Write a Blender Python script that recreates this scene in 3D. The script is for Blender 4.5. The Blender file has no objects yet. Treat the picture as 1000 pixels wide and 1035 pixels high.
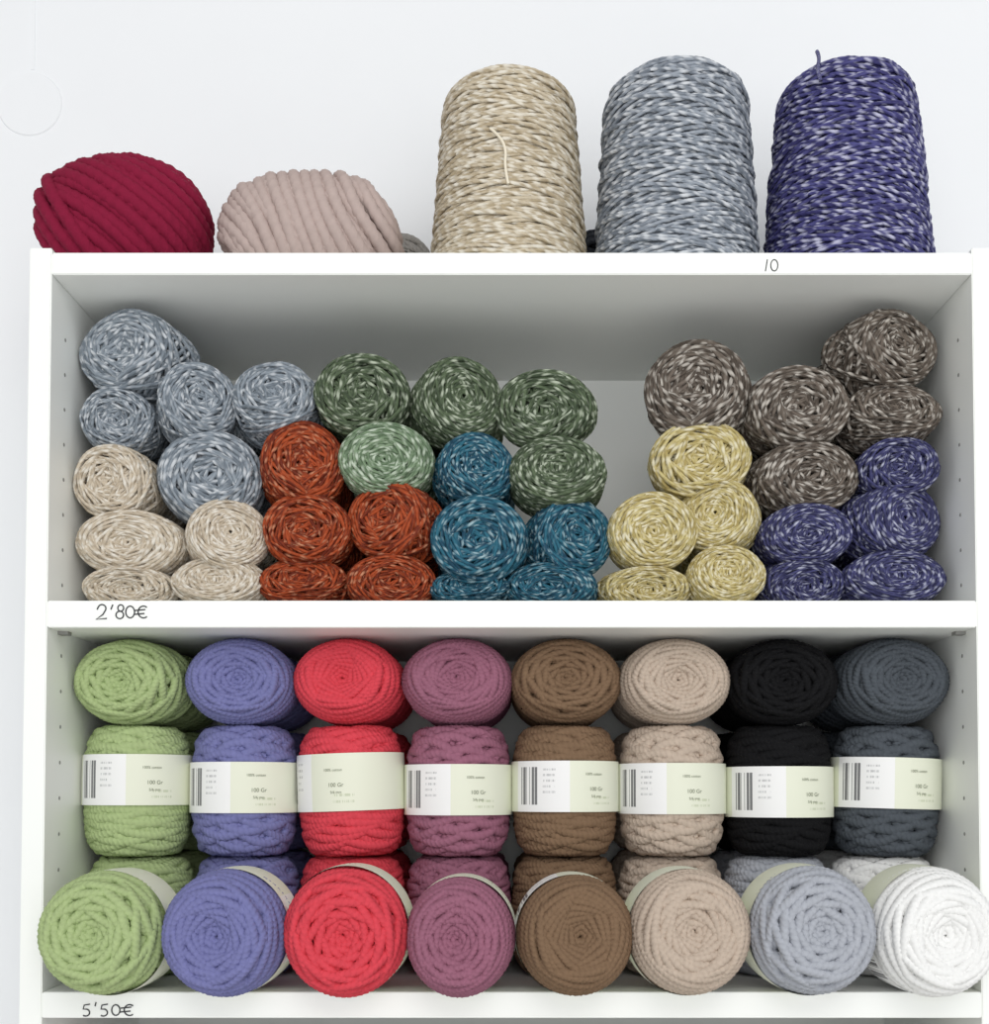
import bpy, math, random
import bmesh
import numpy as np
from mathutils import Matrix, Vector

scene=bpy.context.scene
D=1.04; S=0.00086; F=D/S; T=math.radians(2.0); PX=515.0; PY=800-F*math.tan(T); ZC=1.50
def W(px,py,y):
    a=(px-PX)/F; u=(PY-py)/F
    dx,dy,dz=a, math.cos(T)-math.sin(T)*u, math.sin(T)+math.cos(T)*u
    k=(y+D)/dy
    return Vector((dx*k,y,ZC+dz*k))
def lin(h):
    h=h.lstrip('#'); c=[int(h[i:i+2],16)/255 for i in (0,2,4)]
    return tuple([(x/12.92 if x<=0.04045 else ((x+0.055)/1.055)**2.4) for x in c]+[1.0])

# ------------------------------------------------------------ materials
class NT:
    def __init__(s,name):
        s.m=bpy.data.materials.new(name); s.m.use_nodes=True; s.t=s.m.node_tree
        s.b=s.t.nodes['Principled BSDF']
    def n(s,typ,**kw):
        nd=s.t.nodes.new(typ)
        for k,v in kw.items(): setattr(nd,k,v)
        return nd
    def l(s,a,b): s.t.links.new(a,b)
    def val(s,x,sock):
        if isinstance(x,(int,float)): sock.default_value=x
        else: s.l(x,sock)
    def math(s,op,a,b=0.0,c=0.0):
        nd=s.n('ShaderNodeMath',operation=op)
        s.val(a,nd.inputs[0]); s.val(b,nd.inputs[1]); s.val(c,nd.inputs[2])
        return nd.outputs[0]
    def mix(s,f,a,b):
        nd=s.n('ShaderNodeMix',data_type='RGBA')
        s.val(f,nd.inputs[0])
        for x,k in ((a,6),(b,7)):
            if isinstance(x,tuple): nd.inputs[k].default_value=x
            else: s.l(x,nd.inputs[k])
        return nd.outputs[2]
    def uv(s):
        u=s.n('ShaderNodeUVMap'); u.uv_map='UVMap'
        x=s.n('ShaderNodeSeparateXYZ'); s.l(u.outputs[0],x.inputs[0]); return u.outputs[0],x.outputs[0],x.outputs[1]
    def noise(s,vec,scale,detail=2.0,rough=0.5):
        nd=s.n('ShaderNodeTexNoise'); nd.inputs['Scale'].default_value=scale
        nd.inputs['Detail'].default_value=detail; nd.inputs['Roughness'].default_value=rough
        if vec is not None: s.l(vec,nd.inputs['Vector'])
        return nd.outputs['Fac']
    def comb(s,x,y,z=0.0):
        nd=s.n('ShaderNodeCombineXYZ'); s.val(x,nd.inputs[0]); s.val(y,nd.inputs[1]); s.val(z,nd.inputs[2]); return nd.outputs[0]
    def bump(s,h,strength,dist):
        nd=s.n('ShaderNodeBump'); nd.inputs['Strength'].default_value=strength; nd.inputs['Distance'].default_value=dist
        s.l(h,nd.inputs['Height']); s.l(nd.outputs[0],s.b.inputs['Normal'])
    def smooth(s,x,lo,hi):
        nd=s.n('ShaderNodeMapRange',interpolation_type='SMOOTHSTEP'); s.val(x,nd.inputs[0])
        nd.inputs[1].default_value=lo; nd.inputs[2].default_value=hi; return nd.outputs[0]

def shade(c,f): return tuple([min(1,x*f) for x in c[:3]]+[1.0])
YF=0.80
CP=0.013   # cord twist pitch
def mat_solid(name,hexc,pitch=CP,yf=YF,bs=0.5,vary=0.18):
    k=NT(name); c=shade(lin(hexc),yf); uv,u,v=k.uv()
    k.b.inputs['Roughness'].default_value=0.9
    k.b.inputs['Specular IOR Level'].default_value=0.15
    k.b.inputs['Sheen Weight'].default_value=0.1
    k.b.inputs['Sheen Tint'].default_value=shade(c,1.3)
    n1=k.noise(k.comb(k.math('MULTIPLY',u,150),k.math('MULTIPLY',v,3)),1.0,3)
    col=k.mix(n1,shade(c,1-vary),shade(c,1+vary))
    k.l(col,k.b.inputs['Base Color'])
    fib=k.noise(k.comb(k.math('MULTIPLY',u,300),k.math('ADD',k.math('MULTIPLY',v,26),k.math('MULTIPLY',u,1400))),1.0,2)
    ply=k.math('ABSOLUTE',k.math('COSINE',k.math('MULTIPLY',k.math('ADD',v,k.math('DIVIDE',u,pitch)),3*math.pi)))
    k.bump(k.math('ADD',ply,k.math('MULTIPLY',fib,0.3)),bs,0.0012)
    return k.m

def mat_marl(name,base,light,mid,pitch=0.012,amount=0.0):
    k=NT(name); uv,u,v=k.uv()
    cb,cl,cm=shade(lin(base),YF),shade(lin(light),YF),shade(lin(mid),YF)
    k.b.inputs['Roughness'].default_value=0.75
    k.b.inputs['Specular IOR Level'].default_value=0.25
    sn=k.math('COSINE',k.math('MULTIPLY',k.math('ADD',v,k.math('DIVIDE',u,pitch)),2*math.pi))
    n1=k.noise(k.comb(k.math('MULTIPLY',u,48),k.math('MULTIPLY',v,2.0)),1.0,2)
    f=k.math('ADD',k.math('MULTIPLY',sn,0.45),k.math('MULTIPLY',k.math('SUBTRACT',n1,0.5),3.6))
    m1=k.smooth(f,-0.15-amount,1.0-amount)
    n2=k.noise(k.comb(k.math('MULTIPLY',u,60),k.math('MULTIPLY',v,3),3.3),1.0,2)
    body=k.mix(k.smooth(n2,0.38,0.62),cb,cm)
    col=k.mix(m1,body,cl)
    k.l(col,k.b.inputs['Base Color'])
    ply=k.math('ABSOLUTE',sn)
    fib=k.noise(k.comb(k.math('MULTIPLY',u,400),k.math('ADD',k.math('MULTIPLY',v,14),k.math('MULTIPLY',u,1200))),1.0,2)
    k.bump(k.math('ADD',ply,k.math('MULTIPLY',fib,0.4)),0.5,0.0008)
    return k.m

def mat_plain(name,c,rough=0.5,noise=0.0,scale=60,bump=0.0,spec=0.4):
    k=NT(name); cc=lin(c); k.b.inputs['Roughness'].default_value=rough
    k.b.inputs['Specular IOR Level'].default_value=spec
    tc=k.n('ShaderNodeTexCoord')
    n=k.noise(tc.outputs['Object'],scale,4)
    k.l(k.mix(n,shade(cc,1-noise),shade(cc,1+noise)),k.b.inputs['Base Color'])
    if bump: k.bump(n,bump,0.002)
    return k.m

def mat_label(name):
    k=NT(name); uv,u,v=k.uv(); k.b.inputs['Roughness'].default_value=0.55
    def inr(x,a,b): return k.math('MULTIPLY',k.math('GREATER_THAN',x,a),k.math('LESS_THAN',x,b))
    cream=lin('#e0e3cf'); white=lin('#ececeb')
    col=k.mix(inr(u,0.0,0.056),cream,white)
    wn=k.n('ShaderNodeTexWhiteNoise',noise_dimensions='1D'); k.l(k.math('FLOOR',k.math('MULTIPLY',u,1500)),wn.inputs['W'])
    bars=k.math('MULTIPLY',k.math('GREATER_THAN',wn.outputs[0],0.42),k.math('MULTIPLY',inr(u,0.006,0.027),inr(v,0.14,0.88)))
    col=k.mix(k.math('MULTIPLY',bars,0.85),col,lin('#2c2d33'))
    row=k.math('FRACT',k.math('MULTIPLY',v,9.0))
    rn=k.noise(k.comb(k.math('MULTIPLY',u,1600),k.math('MULTIPLY',k.math('FLOOR',k.math('MULTIPLY',v,9.0)),7.3)),1.0,1)
    pr=k.math('MULTIPLY',k.math('MULTIPLY',inr(row,0.3,0.7),k.math('GREATER_THAN',rn,0.5)),k.math('MULTIPLY',inr(u,0.031,0.043),inr(v,0.3,0.85)))
    col=k.mix(k.math('MULTIPLY',pr,0.45),col,lin('#55565c'))
    pr2=k.math('MULTIPLY',k.math('MULTIPLY',inr(row,0.3,0.7),k.math('GREATER_THAN',rn,0.5)),k.math('MULTIPLY',inr(u,0.078,0.098),inr(v,0.1,0.3)))
    col=k.mix(k.math('MULTIPLY',pr2,0.4),col,lin('#8a9a60'))
    k.l(col,k.b.inputs['Base Color'])
    return k.m

# ------------------------------------------------------------ mesh helpers
class Acc:
    def __init__(s): s.v=[];s.f=[];s.uv=[];s.n=0
    def grid(s,P,uvs):
        N,M,_=P.shape
        s.v.append(P.reshape(-1,3))
        i=np.arange(N-1)[:,None]; j=np.arange(M)[None,:]; j2=(j+1)%M
        q=np.stack([i*M+j,i*M+j2,(i+1)*M+j2,(i+1)*M+j],-1).reshape(-1,4)+s.n
        s.f.append(q)
        U,V=uvs
        jj=np.broadcast_to(j,(N-1,M)); ii=np.broadcast_to(i,(N-1,M))
        u=np.stack([np.stack([U[ii],V[jj]],-1),np.stack([U[ii],V[jj+1]],-1),np.stack([U[ii+1],V[jj+1]],-1),np.stack([U[ii+1],V[jj]],-1)],2)
        s.uv.append(u.reshape(-1,2))
        s.n+=N*M
    def mesh(s,name,rot=None,fit=None):
        v=np.concatenate(s.v); f=np.concatenate(s.f); uv=np.concatenate(s.uv)
        if rot is not None: v=v@np.array(rot).T
        if fit is not None:
            lo,hi=np.percentile(v,0.02,axis=0),np.percentile(v,99.98,axis=0)
            v=(v-(lo+hi)/2)*(2*np.array(fit)/(hi-lo))
        me=bpy.data.meshes.new(name)
        me.vertices.add(len(v)); me.vertices.foreach_set('co',v.astype(np.float32).ravel())
        me.loops.add(len(f)*4); me.loops.foreach_set('vertex_index',f.astype(np.int32).ravel())
        me.polygons.add(len(f)); me.polygons.foreach_set('loop_start',(np.arange(len(f))*4).astype(np.int32))
        me.polygons.foreach_set('use_smooth',np.ones(len(f),dtype=bool))
        l=me.uv_layers.new(name='UVMap'); l.data.foreach_set('uv',uv.astype(np.float32).ravel())
        me.update(calc_edges=True); me.validate()
        return me

def tube(acc,P,nrm,w,sides,lobes=0,pitch=0.015,amp=0.16,flat=0.92):
    t=np.gradient(P,axis=0); L=np.linalg.norm(t,axis=1); t/=L[:,None]+1e-12
    u=np.cumsum(L)
    b=np.cross(t,nrm); b/=np.linalg.norm(b,axis=1)[:,None]+1e-12
    n=np.cross(b,t)
    a=np.arange(sides)/sides*2*math.pi
    r=np.full((len(P),sides),w/2)
    if lobes:
        q=lobes*(a[None,:]+2*math.pi*u[:,None]/pitch)
        r=r*(1-amp+2*amp*np.abs(np.cos(q/2)))
    G=P[:,None,:]+(r*np.cos(a))[...,None]*b[:,None,:]+(flat*r*np.sin(a))[...,None]*n[:,None,:]
    acc.grid(G,(u,np.arange(sides+1)/sides))

def prof_rho(dr,dz,R,H,n): return (np.abs(dr/R)**n+np.abs(dz/H)**n)**(-1/n)

def wind(name,R,H,n,w,loops,delta,seed,hole=0.12,bend=16,jit=0.05,dim=0.2,step=0.003,depth=0.14,sides=6,lobes=0,pitch=0.015,rot=None,split=0.7,waist=0.0,flat=0.92,fit=None,rj=0.006,amp=0.16):
    rg=np.random.RandomState(seed)
    tot=loops
    N=int(tot*2*math.pi*R/step)
    s=np.linspace(0,2*math.pi*tot,N); i=s/(2*math.pi); fr=np.minimum(1,i/loops)
    rr=R*(hole+(1-hole)*np.minimum(1,fr/split))
    b1=np.arctan2(H,rr); be=math.radians(bend); b0=math.atan2(H,R)
    beta=np.where(fr<split,b1,b0+(be-b0)*np.clip((fr-split)/(1-split),0,1))
    K=int(tot*3)+4
    def nz(a): return np.interp(i*3,np.arange(K),rg.normal(0,a,K))
    beta=beta+nz(jit); psi=delta*i+nz(jit*1.2)+rg.rand()*6.28
    d=np.stack([np.cos(s)*np.cos(psi)-np.sin(s)*np.sin(psi)*np.cos(beta),
                np.cos(s)*np.sin(psi)+np.sin(s)*np.cos(psi)*np.cos(beta),
                np.sin(s)*np.sin(beta)],-1)
    dr=np.hypot(d[:,0],d[:,1]); dz=d[:,2]
    Rs,Hs=R-w/2,H-w/2
    sh=1-(1-fr)*depth + nz(rj)
    P=d*(prof_rho(dr,dz,Rs,Hs,n)*sh)[:,None]
    def post(P):
        P=P.copy(); r=np.hypot(P[...,0],P[...,1])
        P[...,2]*=1-dim*np.exp(-(r/(0.4*R))**2)
        if waist:
            k=1-waist*np.exp(-(P[...,2]/(0.42*H))**4); P[...,0]*=k; P[...,1]*=k
        return P
    P=post(P)
    nr=P*np.array([1/R**2,1/R**2,1/H**2]); nr/=np.linalg.norm(nr,axis=1)[:,None]
    acc=Acc(); tube(acc,P,nr,w,sides,lobes,pitch,flat=flat,amp=amp)
    th=np.linspace(0.02,math.pi-0.02,28); ph=np.arange(32)/32*2*math.pi
    dr=np.sin(th);dz=np.cos(th); rho=prof_rho(dr,dz,Rs,Hs,n)*(1-min(0.22,depth*0.75)-0.03)
    sq=1-(depth*0.9)*np.clip(1-(rho*dr)/R,0,1)
    dimc=sq*(1-0.6*np.exp(-((rho*dr)/(0.2*R))**2))
    C=np.stack([(rho*dr)[:,None]*np.cos(ph),(rho*dr)[:,None]*np.sin(ph),np.broadcast_to((rho*dz*dimc)[:,None],(28,32))],-1)
    acc.grid(post(C),(np.linspace(0,.2,28),np.arange(33)/33*0))
    return acc.mesh(name,rot,fit)

def helix_ball(name,ax,n,w,groups,seed,fit,pitch,step=0.0022):
    """skein of thick yarn: every group = (rotation, lat0, lat1, passes, shell) winds side by side round its own axis"""
    rg=np.random.RandomState(seed); acc=Acc(); ax=np.array(ax)-w/2
    for rot,l0,l1,passes,shell in groups:
        Rm=float(np.mean(ax)); dl=w*0.93/Rm
        turns=abs(l1-l0)/dl*passes; N=int(turns*2*math.pi*Rm*0.85/step)
        t=np.linspace(0,turns,N); pos=t*dl/abs(l1-l0); tri=1-np.abs((pos%2)-1)
        K=int(turns*3)+5; nz=lambda a: np.interp(t*3,np.arange(K),rg.normal(0,a,K))
        lat=l0+(l1-l0)*tri+nz(0.026); ph=t*2*math.pi
        lean=np.where((np.floor(pos)%2)==0,0.0,0.13)*np.clip(np.minimum(tri,1-tri)*6,0,1)
        lat=lat+lean*np.sin(ph)
        d=np.stack([np.cos(lat)*np.cos(ph),np.cos(lat)*np.sin(ph),np.sin(lat)],-1)@np.array(rot).T
        rho=(np.abs(d/ax)**n).sum(1)**(-1/n)
        sh=shell+0.035*pos+nz(0.012)
        P=d*(rho*sh)[:,None]
        nr=P/ax**2; nr/=np.linalg.norm(nr,axis=1)[:,None]
        tube(acc,P,nr,w,12,3,pitch,amp=0.12,flat=0.95)
    th=np.linspace(0.02,math.pi-0.02,24); ph=np.arange(32)/32*2*math.pi
    d=np.stack([np.sin(th)[:,None]*np.cos(ph),np.sin(th)[:,None]*np.sin(ph),np.broadcast_to(np.cos(th)[:,None],(24,32))],-1)
    rho=(np.abs(d/ax)**n).sum(2)**(-1/n)*0.86
    acc.grid(d*rho[...,None],(np.linspace(0,.2,24),np.zeros(33)))
    return acc.mesh(name,None,fit)

def link(name,me,mat,loc,scale=(1,1,1),rot=(0,0,0),parent=None):
    ob=bpy.data.objects.new(name,me); scene.collection.objects.link(ob)
    if len(me.materials)==0: me.materials.append(None)
    ob.material_slots[0].link='OBJECT'; ob.material_slots[0].material=mat
    ob.location=loc; ob.scale=scale; ob.rotation_euler=rot
    if parent: ob.parent=parent
    return ob

def box(bmv,x0,x1,y0,y1,z0,z1):
    vs=[bmv.verts.new((x,y,z)) for x in (x0,x1) for y in (y0,y1) for z in (z0,z1)]
    for f in ((0,1,3,2),(4,6,7,5),(0,4,5,1),(2,3,7,6),(0,2,6,4),(1,5,7,3)): bmv.faces.new([vs[i] for i in f])
def boxobj(name,x0,x1,y0,y1,z0,z1,mat,bev=0.0,parent=None):
    bm=bmesh.new(); box(bm,x0,x1,y0,y1,z0,z1); bmesh.ops.recalc_face_normals(bm,faces=bm.faces)
    if bev: bmesh.ops.bevel(bm,geom=list(bm.edges),offset=bev,segments=2,affect='EDGES')
    me=bpy.data.meshes.new(name); bm.to_mesh(me); bm.free(); me.materials.append(mat)
    ob=bpy.data.objects.new(name,me); scene.collection.objects.link(ob)
    if parent: ob.parent=parent
    return ob

# ------------------------------------------------------------ shelf unit
m_wall=mat_plain('wall_paint','#eff1f3',0.9,0.012,14,0.25,0.2)
m_floor=mat_plain('floor_tile','#e2e0dc',0.5,0.05,4)
m_shelf=mat_plain('white_laminate','#f4f6f2',0.42,0.008,30,0.0,0.4)
m_hole=mat_plain('peg_hole_dark','#8b8b87',0.8)
m_ink=mat_plain('marker_ink','#26272b',0.6)

DEPTH=0.28
xl=(W(50,265,0).x+W(47,620,0).x+W(45,1010,0).x)/3; xr=(W(980,265,0).x+W(988,620,0).x+W(995,1010,0).x)/3
PT=0.0195
zT1=W(515,255,0).z; zT0=W(515,277,0).z
zM1=W(515,607,0).z; zM0=W(515,634,0).z
zB1=W(515,1003,0).z; zB0=W(515,1029,0).z
unit=bpy.data.objects.new('shelving_unit',None); scene.collection.objects.link(unit)
boxobj('side_panel_left',xl-PT,xl,0,DEPTH,0,zT1+0.004,m_shelf,0.0008,unit)
boxobj('side_panel_right',xr,xr+PT,0,DEPTH,0,zT1+0.004,m_shelf,0.0008,unit)
boxobj('top_board',xl,xr,0.0005,DEPTH,zT0,zT1,m_shelf,0.0008,unit)
boxobj('shelf_middle',xl,xr,0.0005,DEPTH,zM0,zM1,m_shelf,0.0008,unit)
boxobj('shelf_lower',xl,xr,0.0005,DEPTH,zB0,zB1,m_shelf,0.0008,unit)
z4=zB0-0.30
boxobj('shelf_4',xl,xr,0.0005,DEPTH,z4-0.022,z4,m_shelf,0.0008,unit)
boxobj('shelf_5',xl,xr,0.0005,DEPTH,z4-0.372,z4-0.35,m_shelf,0.0008,unit)
boxobj('plinth_shelf',xl,xr,0.0005,DEPTH,0.05,0.072,m_shelf,0.0008,unit)
boxobj('plinth',xl,xr,0.02,0.035,0.0,0.05,m_shelf,0.0,unit)
boxobj('back_panel',xl,xr,DEPTH-0.006,DEPTH-0.001,0.05,zT0,m_shelf,0.0,unit)
bm=bmesh.new()
for side,x in ((1,xl),(-1,xr)):
    for yy in (0.034,0.235):
        z=0.15
        while z<zT0-0.03:
            if not any(a-0.003<z<b+0.003 for a,b in ((zM0,zM1),(zB0,zB1),(z4-.022,z4),(z4-.372,z4-.35))):
                m=Matrix.Translation((x+side*0.0002,yy,z))@Matrix.Rotation(math.pi/2,4,'Y')
                bmesh.ops.create_cone(bm,cap_ends=True,segments=12,radius1=0.0017,radius2=0.0017,depth=0.0004,matrix=m)
            z+=0.032
me=bpy.data.meshes.new('peg_holes'); bm.to_mesh(me); bm.free(); me.materials.append(m_hole)
o=bpy.data.objects.new('peg_holes',me); scene.collection.objects.link(o); o.parent=unit
bm=bmesh.new()
for side,x in ((1,xl),(-1,xr)):
    for yy in (0.03,0.235):
        a,b=sorted((x,x+side*0.009))
        box(bm,a,b,yy-0.005,yy+0.005,zM0-0.003,zM0)
bmesh.ops.recalc_face_normals(bm,faces=bm.faces)
me=bpy.data.meshes.new('shelf_pins'); bm.to_mesh(me); bm.free(); me.materials.append(m_hole)
o=bpy.data.objects.new('shelf_pins',me); scene.collection.objects.link(o); o.parent=unit

def strokes(name,lines,width,parent):
    cu=bpy.data.curves.new(name,'CURVE'); cu.dimensions='3D'; cu.bevel_depth=width*S/2; cu.bevel_resolution=1
    for ln in lines:
        sp=cu.splines.new('POLY'); sp.points.add(len(ln)-1)
        for p,(x,y) in zip(sp.points,ln):
            w=W(x,y,0.0); p.co=(w.x,0.0003,w.z,1)
    cu.materials.append(m_ink)
    ob=bpy.data.objects.new(name,cu); scene.collection.objects.link(ob); ob.parent=parent
def arc(cx,cy,rx,ry,a0,a1,n=14):
    return [(cx+rx*math.cos(math.radians(a0+(a1-a0)*i/n)),cy+ry*math.sin(math.radians(a0+(a1-a0)*i/n))) for i in range(n+1)]
strokes('price_mark_2_80',[ [(98,616)]+arc(103,615,4,4,200,380)+[(104,621),(97,626),(108,625)],
   [(114,611),(112,616)],
   arc(122,614.5,3.0,3.3,90,450), arc(121,621.5,3.9,3.8,-90,270),
   arc(131.5,618.5,4.5,6,-80,290),
   arc(145,618.5,5.5,6,-50,-310),[(136,617),(147,616)],[(135,621),(146,620)]],1.5,unit)
strokes('price_mark_5_50',[ [(91,1015),(85,1016),(84,1020)]+arc(86.5,1023.5,4,3.6,-70,130),
   [(97,1013),(96,1017)],
   [(109,1015),(103,1016),(102,1020)]+arc(104.5,1023.5,4,3.6,-70,130),
   arc(117,1021,4.2,5.4,-80,290),
   arc(131,1021,5.5,5.5,-50,-310),[(122,1019),(133,1018)],[(121,1023),(132,1022)]],1.5,unit)
strokes('price_mark_10',[[(776,262),(774,274)],arc(783,268,3.6,5.8,-80,290)],1.2,unit)

# ------------------------------------------------------------ room
boxobj('wall_back',-2.2,2.2,DEPTH+0.001,DEPTH+0.12,0,3.0,m_wall)
boxobj('floor',-2.2,2.2,-3.4,DEPTH+0.12,-0.05,0,m_floor)
boxobj('baseboard_back',-2.2,xl-PT-0.002,DEPTH-0.012,DEPTH+0.001,0,0.08,m_shelf)
p=W(30,105,DEPTH)
bm=bmesh.new()
bmesh.ops.create_cone(bm,cap_ends=True,segments=64,radius1=0.037,radius2=0.0355,depth=0.0022,matrix=Matrix.Translation((p.x,DEPTH+0.0004,p.z))@Matrix.Rotation(math.pi/2,4,'X'))
q=W(33,70,DEPTH)
box(bm,q.x-0.002,q.x+0.002,DEPTH,DEPTH+0.001,q.z,2.95)
me=bpy.data.meshes.new('wall_cover_plate'); bm.to_mesh(me); bm.free(); me.materials.append(m_wall)
o=bpy.data.objects.new('wall_cover_plate',me); scene.collection.objects.link(o)

# ------------------------------------------------------------ yarn meshes
def RX(d): return Matrix.Rotation(math.radians(d),3,'X')
def RY(d): return Matrix.Rotation(math.radians(d),3,'Y')
def RZ(d): return Matrix.Rotation(math.radians(d),3,'Z')
rnd=random.Random(7)
BR,BH,BW=0.0505,0.060,0.0073
END=[]
for k in range(6):
    rot=RX(90+rnd.uniform(-6,6))@RY(rnd.uniform(-6,6))
    END.append(wind('yarn_end_%d'%k,BR,BH,3.4,BW,62,math.radians([79,-83,76,-78,85,74][k]),10+k,hole=0.1,bend=17,jit=0.02,dim=0.14,step=0.0015,sides=12,lobes=3,pitch=CP,rot=rot,depth=0.36,fit=(BR,BH,BR),rj=0.003,amp=0.16))
UP=[wind('yarn_upright_%d'%k,BR,BH,5,BW,78,math.radians([79,-83,76,-78][k]),30+k,hole=0.15,bend=7,jit=0.018,dim=0.1,step=0.0015,sides=12,lobes=3,pitch=CP,split=0.5,waist=0.05,depth=0.24,fit=(BR,BR,BH),rj=0.003,amp=0.15) for k in range(4)]
SR,SH,SW=0.042,0.042,0.0034
SM=[]
for k in range(10):
    rot=RX(90+rnd.uniform(-24,24))@RY(rnd.uniform(-24,24))
    SM.append(wind('yarn_small_%d'%k,SR,SH,3.4,SW,132,math.radians(rnd.choice([-1,1])*rnd.uniform(60,84)),50+k,hole=0.1,bend=30,jit=0.075,dim=0.15,step=0.0020,sides=8,lobes=2,pitch=0.012,rot=rot,depth=0.32,fit=(SR,SR,SR),rj=0.011,split=0.65,amp=0.12))

names=['green','periwinkle','coral','mauve','brown','beige','lightgray','white','black','slate']
cols=dict(green='#b6ca8e',periwinkle='#7e80b6',coral='#ea4a57',mauve='#a2687e',brown='#856a52',beige='#cfbcaa',lightgray='#b9bdc6',white='#ffffff',black='#131315',slate='#52585f')
M={n:(mat_solid('yarn_'+n,cols[n]) if n!='white' else mat_solid('yarn_white','#fcfcfa',CP,0.88,0.3,0.04)) for n in names}
M['burgundy']=mat_solid('yarn_burgundy','#8c1a3a',0.030,YF,0.5); M['rosebeige']=mat_solid('yarn_rose_beige','#c6b2ab',0.030,YF,0.45,0.12); M['graybeige']=mat_solid('yarn_gray_beige','#a19d98')
M['charcoal']=mat_solid('yarn_charcoal','#3a3d44')
ML=dict(
 G=mat_marl('marl_gray','#717b85','#d6dbe0','#98a2ac',amount=0.0),
 C=mat_marl('marl_cream','#c2b29b','#f3ecdf','#e0d2bc',amount=0.15),
 O=mat_marl('marl_rust','#6e2612','#d89470','#b44c24',amount=-0.3),
 V=mat_marl('marl_green','#3f4c38','#c2ccb6','#5e6e52',amount=-0.1),
 L=mat_marl('marl_lightgreen','#61785b','#cddbc6','#869e7d',amount=0.0),
 B=mat_marl('marl_teal','#1b455c','#a8c6ce','#2e6d83',amount=-0.2),
 Y=mat_marl('marl_yellow','#b3a062','#f2eaca','#d8c98c',amount=0.1),
 R=mat_marl('marl_brown','#4c433b','#ccc5bb','#71665c',amount=-0.05),
 N=mat_marl('marl_navy','#2f3054','#bfc2d8','#494a7a',amount=-0.15),
 ct=mat_marl('marl_cone_tan','#b9a88a','#f3ecdc','#d8cab0',amount=0.15,pitch=0.014),
 cg=mat_marl('marl_cone_gray','#78808b','#dfe3e8','#a2aab5',amount=0.08,pitch=0.014),
 cn=mat_marl('marl_cone_navy','#333165','#c8c8e2','#504f8a',amount=-0.05,pitch=0.014),
)
m_label=mat_label('paper_label')

def label_rad(z,R,H,n):
    return max((1-(abs(z)/H)**n)**(1/n)*R,R*0.985)+0.0013
def label_mesh(name,R,H,n,half,a0,axis,off=0.0):
    """paper band round the ball; a0 = angle (deg, 0=front, + = right) where the white panel starts"""
    A=np.linspace(0,2*math.pi,97); Z=np.linspace(-half,half,7)
    G=np.zeros((7,97,3))
    for i,z in enumerate(Z):
        ang=math.radians(a0)+A; r=label_rad(z+off,R,H,n)
        G[i,:,0]=r*np.sin(ang); G[i,:,1]=-r*np.cos(ang); G[i,:,2]=z
    acc2=Acc(); acc2.v=[G.reshape(-1,3)]; acc2.n=7*97
    i=np.arange(6)[:,None]; j=np.arange(96)[None,:]
    acc2.f=[np.stack([i*97+j,i*97+j+1,(i+1)*97+j+1,(i+1)*97+j],-1).reshape(-1,4)]
    U=A*R; V=np.linspace(0,1,7); ii=np.broadcast_to(i,(6,96)); jj=np.broadcast_to(j,(6,96))
    acc2.uv=[np.stack([np.stack([U[jj],V[ii]],-1),np.stack([U[jj+1],V[ii]],-1),np.stack([U[jj+1],V[ii+1]],-1),np.stack([U[jj],V[ii+1]],-1)],2).reshape(-1,2)]
    return acc2.mesh(name,axis)
def text_mesh(txt,size,u0,v0,R,H,n,a0,off):
    cu=bpy.data.curves.new('t','FONT'); cu.body=txt; cu.size=size
    ob=bpy.data.objects.new('t',cu); scene.collection.objects.link(ob)
    me=bpy.data.meshes.new_from_object(ob.evaluated_get(bpy.context.evaluated_depsgraph_get()))
    bpy.data.objects.remove(ob)
    for v in me.vertices:
        a=math.radians(a0)+(v.co.x+u0)/R; z=v.co.y+v0
        r=label_rad(z+off,R,H,n)+0.0005
        v.co=(r*math.sin(a),-r*math.cos(a),z)
    me.materials.clear(); me.materials.append(m_print); return me
m_print=mat_plain('label_print','#6f765f',0.6)

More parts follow.
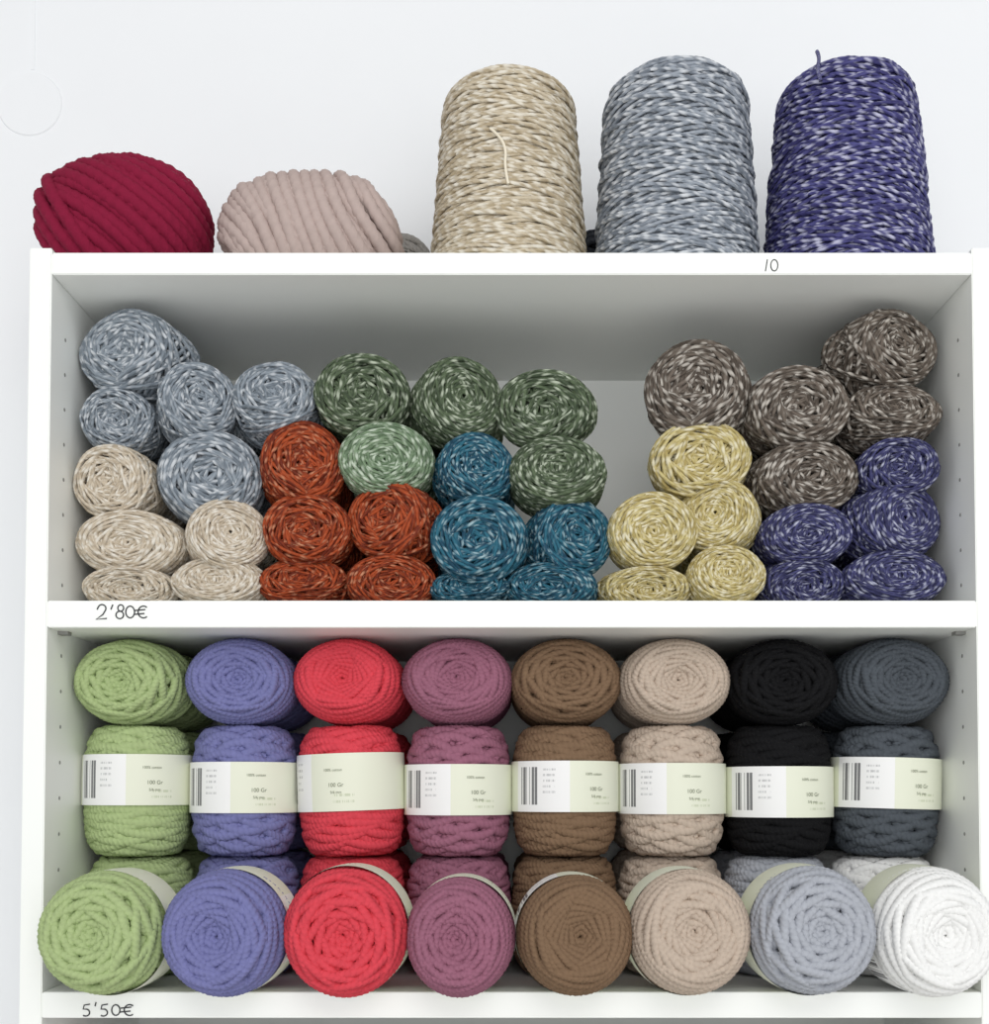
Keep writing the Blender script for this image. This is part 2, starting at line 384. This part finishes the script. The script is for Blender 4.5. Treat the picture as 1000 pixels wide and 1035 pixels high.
# ------------------------------------------------------------ lower compartment
pitch=(xr-xl)/8
row_mid=['green','periwinkle','coral','mauve','brown','beige','black','slate']
row_frt=['green','periwinkle','coral','mauve','brown','beige','lightgray','white']
YR=0.10
zrow2=zB1+0.1125
hmid=0.122
for c in range(8):
    x=xl+pitch*(c+0.5); sc=(pitch/2)/BR*1.0
    h2=0.1122/(2*BH)
    link('yarn_ball',UP[(c+2)%4],M[row_frt[c]],(x,0.1135,zB1+0.0562),(sc,sc,h2))
    hm=hmid/(2*BH)
    ob=link('yarn_ball',UP[c%4],M[row_mid[c]],(x,YR,zrow2+hmid/2+0.0005),(sc*0.985,sc*0.985,hm),(0,math.radians([0,0,-2,0,0,0,0,1.5][c]),math.radians([7,6,4,1,-1,-4,-6,-7][c])))
    a0=[-66,-72,-105,-70,-60,-72,-62,-64][c]
    off=[0.010,0.003,0.008,0.001,0.004,0.002,-0.001,0.007][c]
    lm=label_mesh('label_band',BR,BH,5,0.0230+(0.003 if c==2 else 0),a0,None,off)
    lb=link('paper_label',lm,m_label,(0,0,off),parent=ob)
    for t,(tx,sz,u0,v0) in enumerate((('100 Gr',0.0050,0.074,-0.004),('100% cotton',0.0034,0.070,0.010),('5/6 mm',0.0034,0.076,-0.010))):
        tm=text_mesh(tx,sz,u0,v0,BR,BH,5,a0,off); t_=bpy.data.objects.new('label_text',tm); scene.collection.objects.link(t_); t_.parent=lb
    zt=zrow2+hmid+0.0004
    hgt=zM0-zt-0.0005
    link('yarn_ball',END[(c*5+1)%6],M[row_mid[c]],(x,YR-0.006,zt+hgt/2),((-1 if c%2 else 1)*sc*1.02,0.93,hgt/(2*BR)*1.0))
    link('yarn_ball',UP[(c+1)%4],M[row_frt[c]],(x,0.2195,zB1+0.0562),(sc,sc,h2))
    link('yarn_ball',UP[(c+3)%4],M[row_mid[c]],(x,0.2195,zrow2+hmid/2+0.0005),(sc,sc,hm))
    link('yarn_ball',END[(c*3+2)%6],M[row_mid[c]],(x,0.214,zt+hgt/2),(sc,0.95,hgt/(2*BR)))

frt=[(35,163,882,1008),(161,287,880,1006),(282,410,877,1009),(409,521,888,1008),(522,642,886,1010),(638,762,880,1011),(762,890,877,1010),(888,1012,878,1008)]
for c,(x0,x1,y0,y1) in enumerate(frt):
    ys=-0.034
    a=W(x0,(y0+y1)/2,ys); b=W(x1,(y0+y1)/2,ys); w=(b.x-a.x); cx=(a.x+b.x)/2
    t=W((x0+x1)/2,y0,ys).z; hh=t-zB1
    yaw=[-5,-4,-3,-1,1,3,4,5][c]
    yc=-0.004
    ob=link('yarn_ball',END[(c*5+3)%6],M[row_frt[c]],(cx+math.sin(math.radians(-yaw))*0.03,yc,zB1+hh/2),((1 if c%2 else -1)*w/(2*BR),0.97,hh/(2*BR)),(0,0,math.radians(yaw)))
    lm=label_mesh('label_band',BR*0.99,BH,3.4,0.021,[30,60,-10,40,100,20,-60,-70][c],RX(90),0.0)
    link('paper_label',lm,m_label,(0,0.011,0),parent=ob)

for c in range(8):
    x=xl+pitch*(c+0.5)
    for r_ in range(2):
        col=['O','G','B','Y','B','Y','B','C'][c]
        link('yarn_ball',UP[(c+r_)%4],ML[col],(x,0.075,z4+0.0602+0.121*r_),(pitch/2/BR*0.99,)*2+(1,))

# ------------------------------------------------------------ upper compartment
small=dict(
 G=[(86,193,318,398),(85,157,392,455),(157,238,370,447),(237,319,366,445),(160,262,438,525)],
 C=[(82,160,452,523),(84,187,517,580),(186,270,508,575),(84,177,568,0),(177,268,562,0)],
 O=[(260,347,429,510),(267,354,499,570),(355,447,488,566),(262,352,562,0),(350,438,560,0)],
 V=[(319,412,359,437),(345,437,430,500),(413,505,362,442),(503,603,370,447),(517,610,444,515)],
 B=[(438,518,440,508),(439,532,504,587),(530,616,504,583),(436,515,573,0),(513,605,567,0)],
 Y=[(660,758,425,500),(616,701,500,574),(689,771,486,556),(606,697,569,0),(695,769,552,0)],
 R=[(655,762,348,443),(752,852,374,452),(838,942,317,393),(852,945,389,452),(760,864,447,516)],
 N=[(866,943,445,503),(768,856,512,570),(852,948,490,562),(768,852,560,0),(852,948,557,0)])
full=dict(G='gray',C='cream',O='rust',V='green',B='teal',Y='yellow',R='brown',N='navy')
YS=0.082; kk=0
for key,L in small.items():
    e=bpy.data.objects.new(full[key]+'_yarn_ball_pile',None); scene.collection.objects.link(e); e.location=(0,YS,zM1)
    for idx,(x0,x1,y0,y1) in enumerate(L):
        ym=(y0+(y1 or 620))/2
        a=W(x0,ym,YS-0.012).x; b=W(x1,ym,YS-0.012).x
        t=W((x0+x1)/2,y0,YS-0.02).z
        bt=W((x0+x1)/2,y1,YS-0.02).z if y1 else zM1+0.0005
        w=(b-a)*1.06; h=(t-bt)*1.08 if y1 else (t-bt)
        xc=min(max((a+b)/2,xl+w/2+0.0004),xr-w/2-0.0004)
        dep=0.043
        yj=rnd.uniform(-0.006,0.006)
        mat=ML['L'] if (key=='V' and idx==1) else ML[key]
        loc=Vector((xc,yj,(t+bt)/2-zM1))
        ob=link('yarn_ball_%d'%(idx+1),SM[kk%10],mat,loc,((-1 if kk%3==0 else 1)*w/(2*SR),dep/SR,h/(2*SR)),parent=e)
        kk+=1
        if (key,idx) not in (('V',3),('V',4),('R',0),('Y',0),('Y',1),('B',2),('Y',3),('B',4)):
            link('back_yarn_ball_%d'%(idx+1),SM[(kk+4)%10],mat,loc+Vector((0,0.092-yj,-0.004 if y1 else 0)),(w/(2*SR),dep/SR,h/(2*SR)),parent=e)

# ------------------------------------------------------------ on top of the unit
YT=0.10
def place_top(x0,x1,y0,dy=0.0):
    a=W(x0,230,YT).x; b=W(x1,230,YT).x; t=W((x0+x1)/2,y0,YT-dy).z
    return (a+b)/2,(b-a),t-zT1
cx,w,h=place_top(41,214,151,0.03)
gr=[(RY(35)@RX(-12),-1.25,1.25,2,0.93),(RY(38)@RX(-10),-0.25,1.3,1,1.00),(RY(62)@RX(8),-1.1,-0.35,1,1.02)]
me=helix_ball('chunky_ball_a',(w/2,w/2*0.85,h/2),2.3,0.0125,gr,5,(w/2,w/2*.85,h/2),0.030)
link('chunky_yarn_ball',me,M['burgundy'],(cx,YT,zT1+h/2))
cx,w,h=place_top(222,409,166,0.03)
gr=[(RZ(6)@RY(62),-1.2,1.2,2,0.94),(RZ(-4)@RY(72),-1.25,1.25,1,1.01)]
me=helix_ball('chunky_ball_b',(w/2,h/2,h/2),2.5,0.0120,gr,9,(w/2,h/2,h/2),0.030)
link('chunky_yarn_ball',me,M['rosebeige'],(cx,YT,zT1+h/2))
v=W(392,230,0.22); link('yarn_ball',SM[4],M['graybeige'],(v.x+0.014,0.22,zT1+0.056),(1.0,0.9,0.056/SR))
v=W(602,230,0.232); link('yarn_ball',SM[5],M['charcoal'],(v.x,0.232,zT1+0.062),(1,1,0.062/SR))

def cone(name,x0,x1,tx0,tx1,y0,mat,seed,slope,bulge=0.0):
    cx,w,h=place_top(x0,x1,y0,0.045)
    R0=w/2; R1=R0*(tx1-tx0)/(x1-x0); sw=0.0036
    pr=[]
    for a in np.linspace(0,90,6): pr.append((R0*(0.93+0.07*math.sin(math.radians(a))),0.012*(1-math.cos(math.radians(a)))))
    for t in np.linspace(0.02,1,14):
        f=t if not bulge else (t*0.15/0.3 if t<0.3 else 0.15+(t-0.3)*0.85/0.7)
        f=f+bulge*math.sin(math.pi*min(1,max(0,(t-0.15)/0.35)))
        r=R0+(R1*1.03-R0)*f
        pr.append((r,0.012+(h-0.012-0.028)*t))
    for a in np.linspace(15,90,7):
        q=math.radians(a); pr.append((R1*1.03-0.030*(1-math.cos(q)),h-0.028+0.026*math.sin(q)))
    pr.append((R1*0.45,h-0.004))
    pr=np.array(pr); pr[:,0]-=sw/2
    seg=np.hypot(*np.diff(pr,axis=0).T); L=np.concatenate([[0],np.cumsum(seg)]); L/=L[-1]
    rg=np.random.RandomState(seed)
    passes=76; tpp=slope
    turns=passes*tpp; N=int(turns*2*math.pi*R0*0.9/0.0022)
    s=np.linspace(0,turns,N); pp=s/tpp
    tri=np.abs((pp%2)-1); tri=1-tri
    K=int(turns*2)+4
    nz=lambda a: np.interp(s*2,np.arange(K),rg.normal(0,a,K))
    pos=np.clip(tri*0.985+0.005+nz(0.006),0,1)
    r=np.interp(pos,L,pr[:,0]); z=np.interp(pos,L,pr[:,1])
    sh=-0.010*(1-pp/passes)+nz(0.0003)
    ph=s*2*math.pi
    P=np.stack([(r+sh)*np.cos(ph),(r+sh)*np.sin(ph),z+sw/2*0.2+np.where(pos>0.85,sh,0)],-1)
    nr=np.stack([np.cos(ph),np.sin(ph),np.where(pos>0.88,(pos-0.88)*14,0)],-1); nr/=np.linalg.norm(nr,axis=1)[:,None]
    acc=Acc(); tube(acc,P,nr,sw,8,2,0.014,amp=0.12)
    a=np.arange(40)/40*2*math.pi
    pc=np.vstack([[0.001,0.002],pr*[1,1]-np.array([0.006,0]),[0.001,h-0.016]])
    C=np.stack([pc[:,0][:,None]*np.cos(a),pc[:,0][:,None]*np.sin(a),np.broadcast_to(pc[:,1][:,None],(len(pc),40))],-1)
    acc.grid(C,(np.linspace(0,.3,len(pc)),np.zeros(41)))
    me=acc.mesh(name+'_mesh')
    return link('yarn_cone',me,mat,(cx,YT,zT1)),R0,R1,h
o1,*_=cone('cone_tan',433,596,448,582,64,ML['ct'],1,3.618)
o2,*_=cone('cone_gray',598,769,609,754,58,ML['cg'],2,2.618)
o3,*_=cone('cone_navy',770,942,780,918,55,ML['cn'],3,2.382,0.12)

def loose(name,pts,r,mat,parent):
    cu=bpy.data.curves.new(name,'CURVE'); cu.dimensions='3D'; cu.bevel_depth=r; cu.bevel_resolution=2
    sp=cu.splines.new('NURBS'); sp.points.add(len(pts)-1); sp.use_endpoint_u=True; sp.order_u=3
    for p,c in zip(sp.points,pts): p.co=(*c,1)
    cu.materials.append(mat); ob=bpy.data.objects.new(name,cu); scene.collection.objects.link(ob)
    ob.parent=parent; ob.matrix_parent_inverse=Matrix.Translation(-parent.location)
def wp(x,y,d): v=W(x,y,d); return (v.x,v.y,v.z)
m_end=mat_plain('yarn_tail_cream','#e6dcc6',0.8)
loose('loose_end',[wp(496,130,0.034),wp(506,138,0.027),wp(512,152,0.025),wp(510,168,0.026),wp(514,186,0.026)],0.0013,m_end,o1)
loose('loose_end',[wp(830,82,0.036),wp(826,70,0.038),wp(829,58,0.045),wp(826,52,0.05)],0.0018,ML['cn'],o3)

# ------------------------------------------------------------ camera + light
cam=bpy.data.cameras.new('camera'); co=bpy.data.objects.new('camera',cam); scene.collection.objects.link(co)
cam.sensor_fit='HORIZONTAL'; cam.sensor_width=36; cam.lens=36*F/1000
cam.shift_x=-(PX-500)/1000; cam.shift_y=(PY-517.5)/1000
co.location=(0,-D,ZC); co.rotation_euler=(math.pi/2+T,0,0); cam.clip_start=0.01
scene.camera=co

w=bpy.data.worlds.new('world'); scene.world=w; w.use_nodes=True
bg=w.node_tree.nodes['Background']; bg.inputs[0].default_value=(0.97,0.985,1.0,1); bg.inputs[1].default_value=0.55
def area(name,loc,rot,sx,sy,e,c=(1,1,1)):
    l=bpy.data.lights.new(name,'AREA'); l.shape='RECTANGLE'; l.size=sx; l.size_y=sy; l.energy=e; l.color=c
    o=bpy.data.objects.new(name,l); scene.collection.objects.link(o); o.location=loc; o.rotation_euler=[math.radians(a) for a in rot]
area('ceiling_light_panel',(0.3,-2.0,2.7),(55,0,0),1.6,0.9,17,(1,0.99,0.97))
area('front_fill_light',(0.2,-2.9,1.5),(90,0,0),3.0,1.8,35,(0.99,0.99,1.0))  # added fill panel behind the camera, brightens the shelf interior; no actual window
scene.view_settings.view_transform='Standard'
scene.view_settings.look='None'
scene.view_settings.gamma=1.06
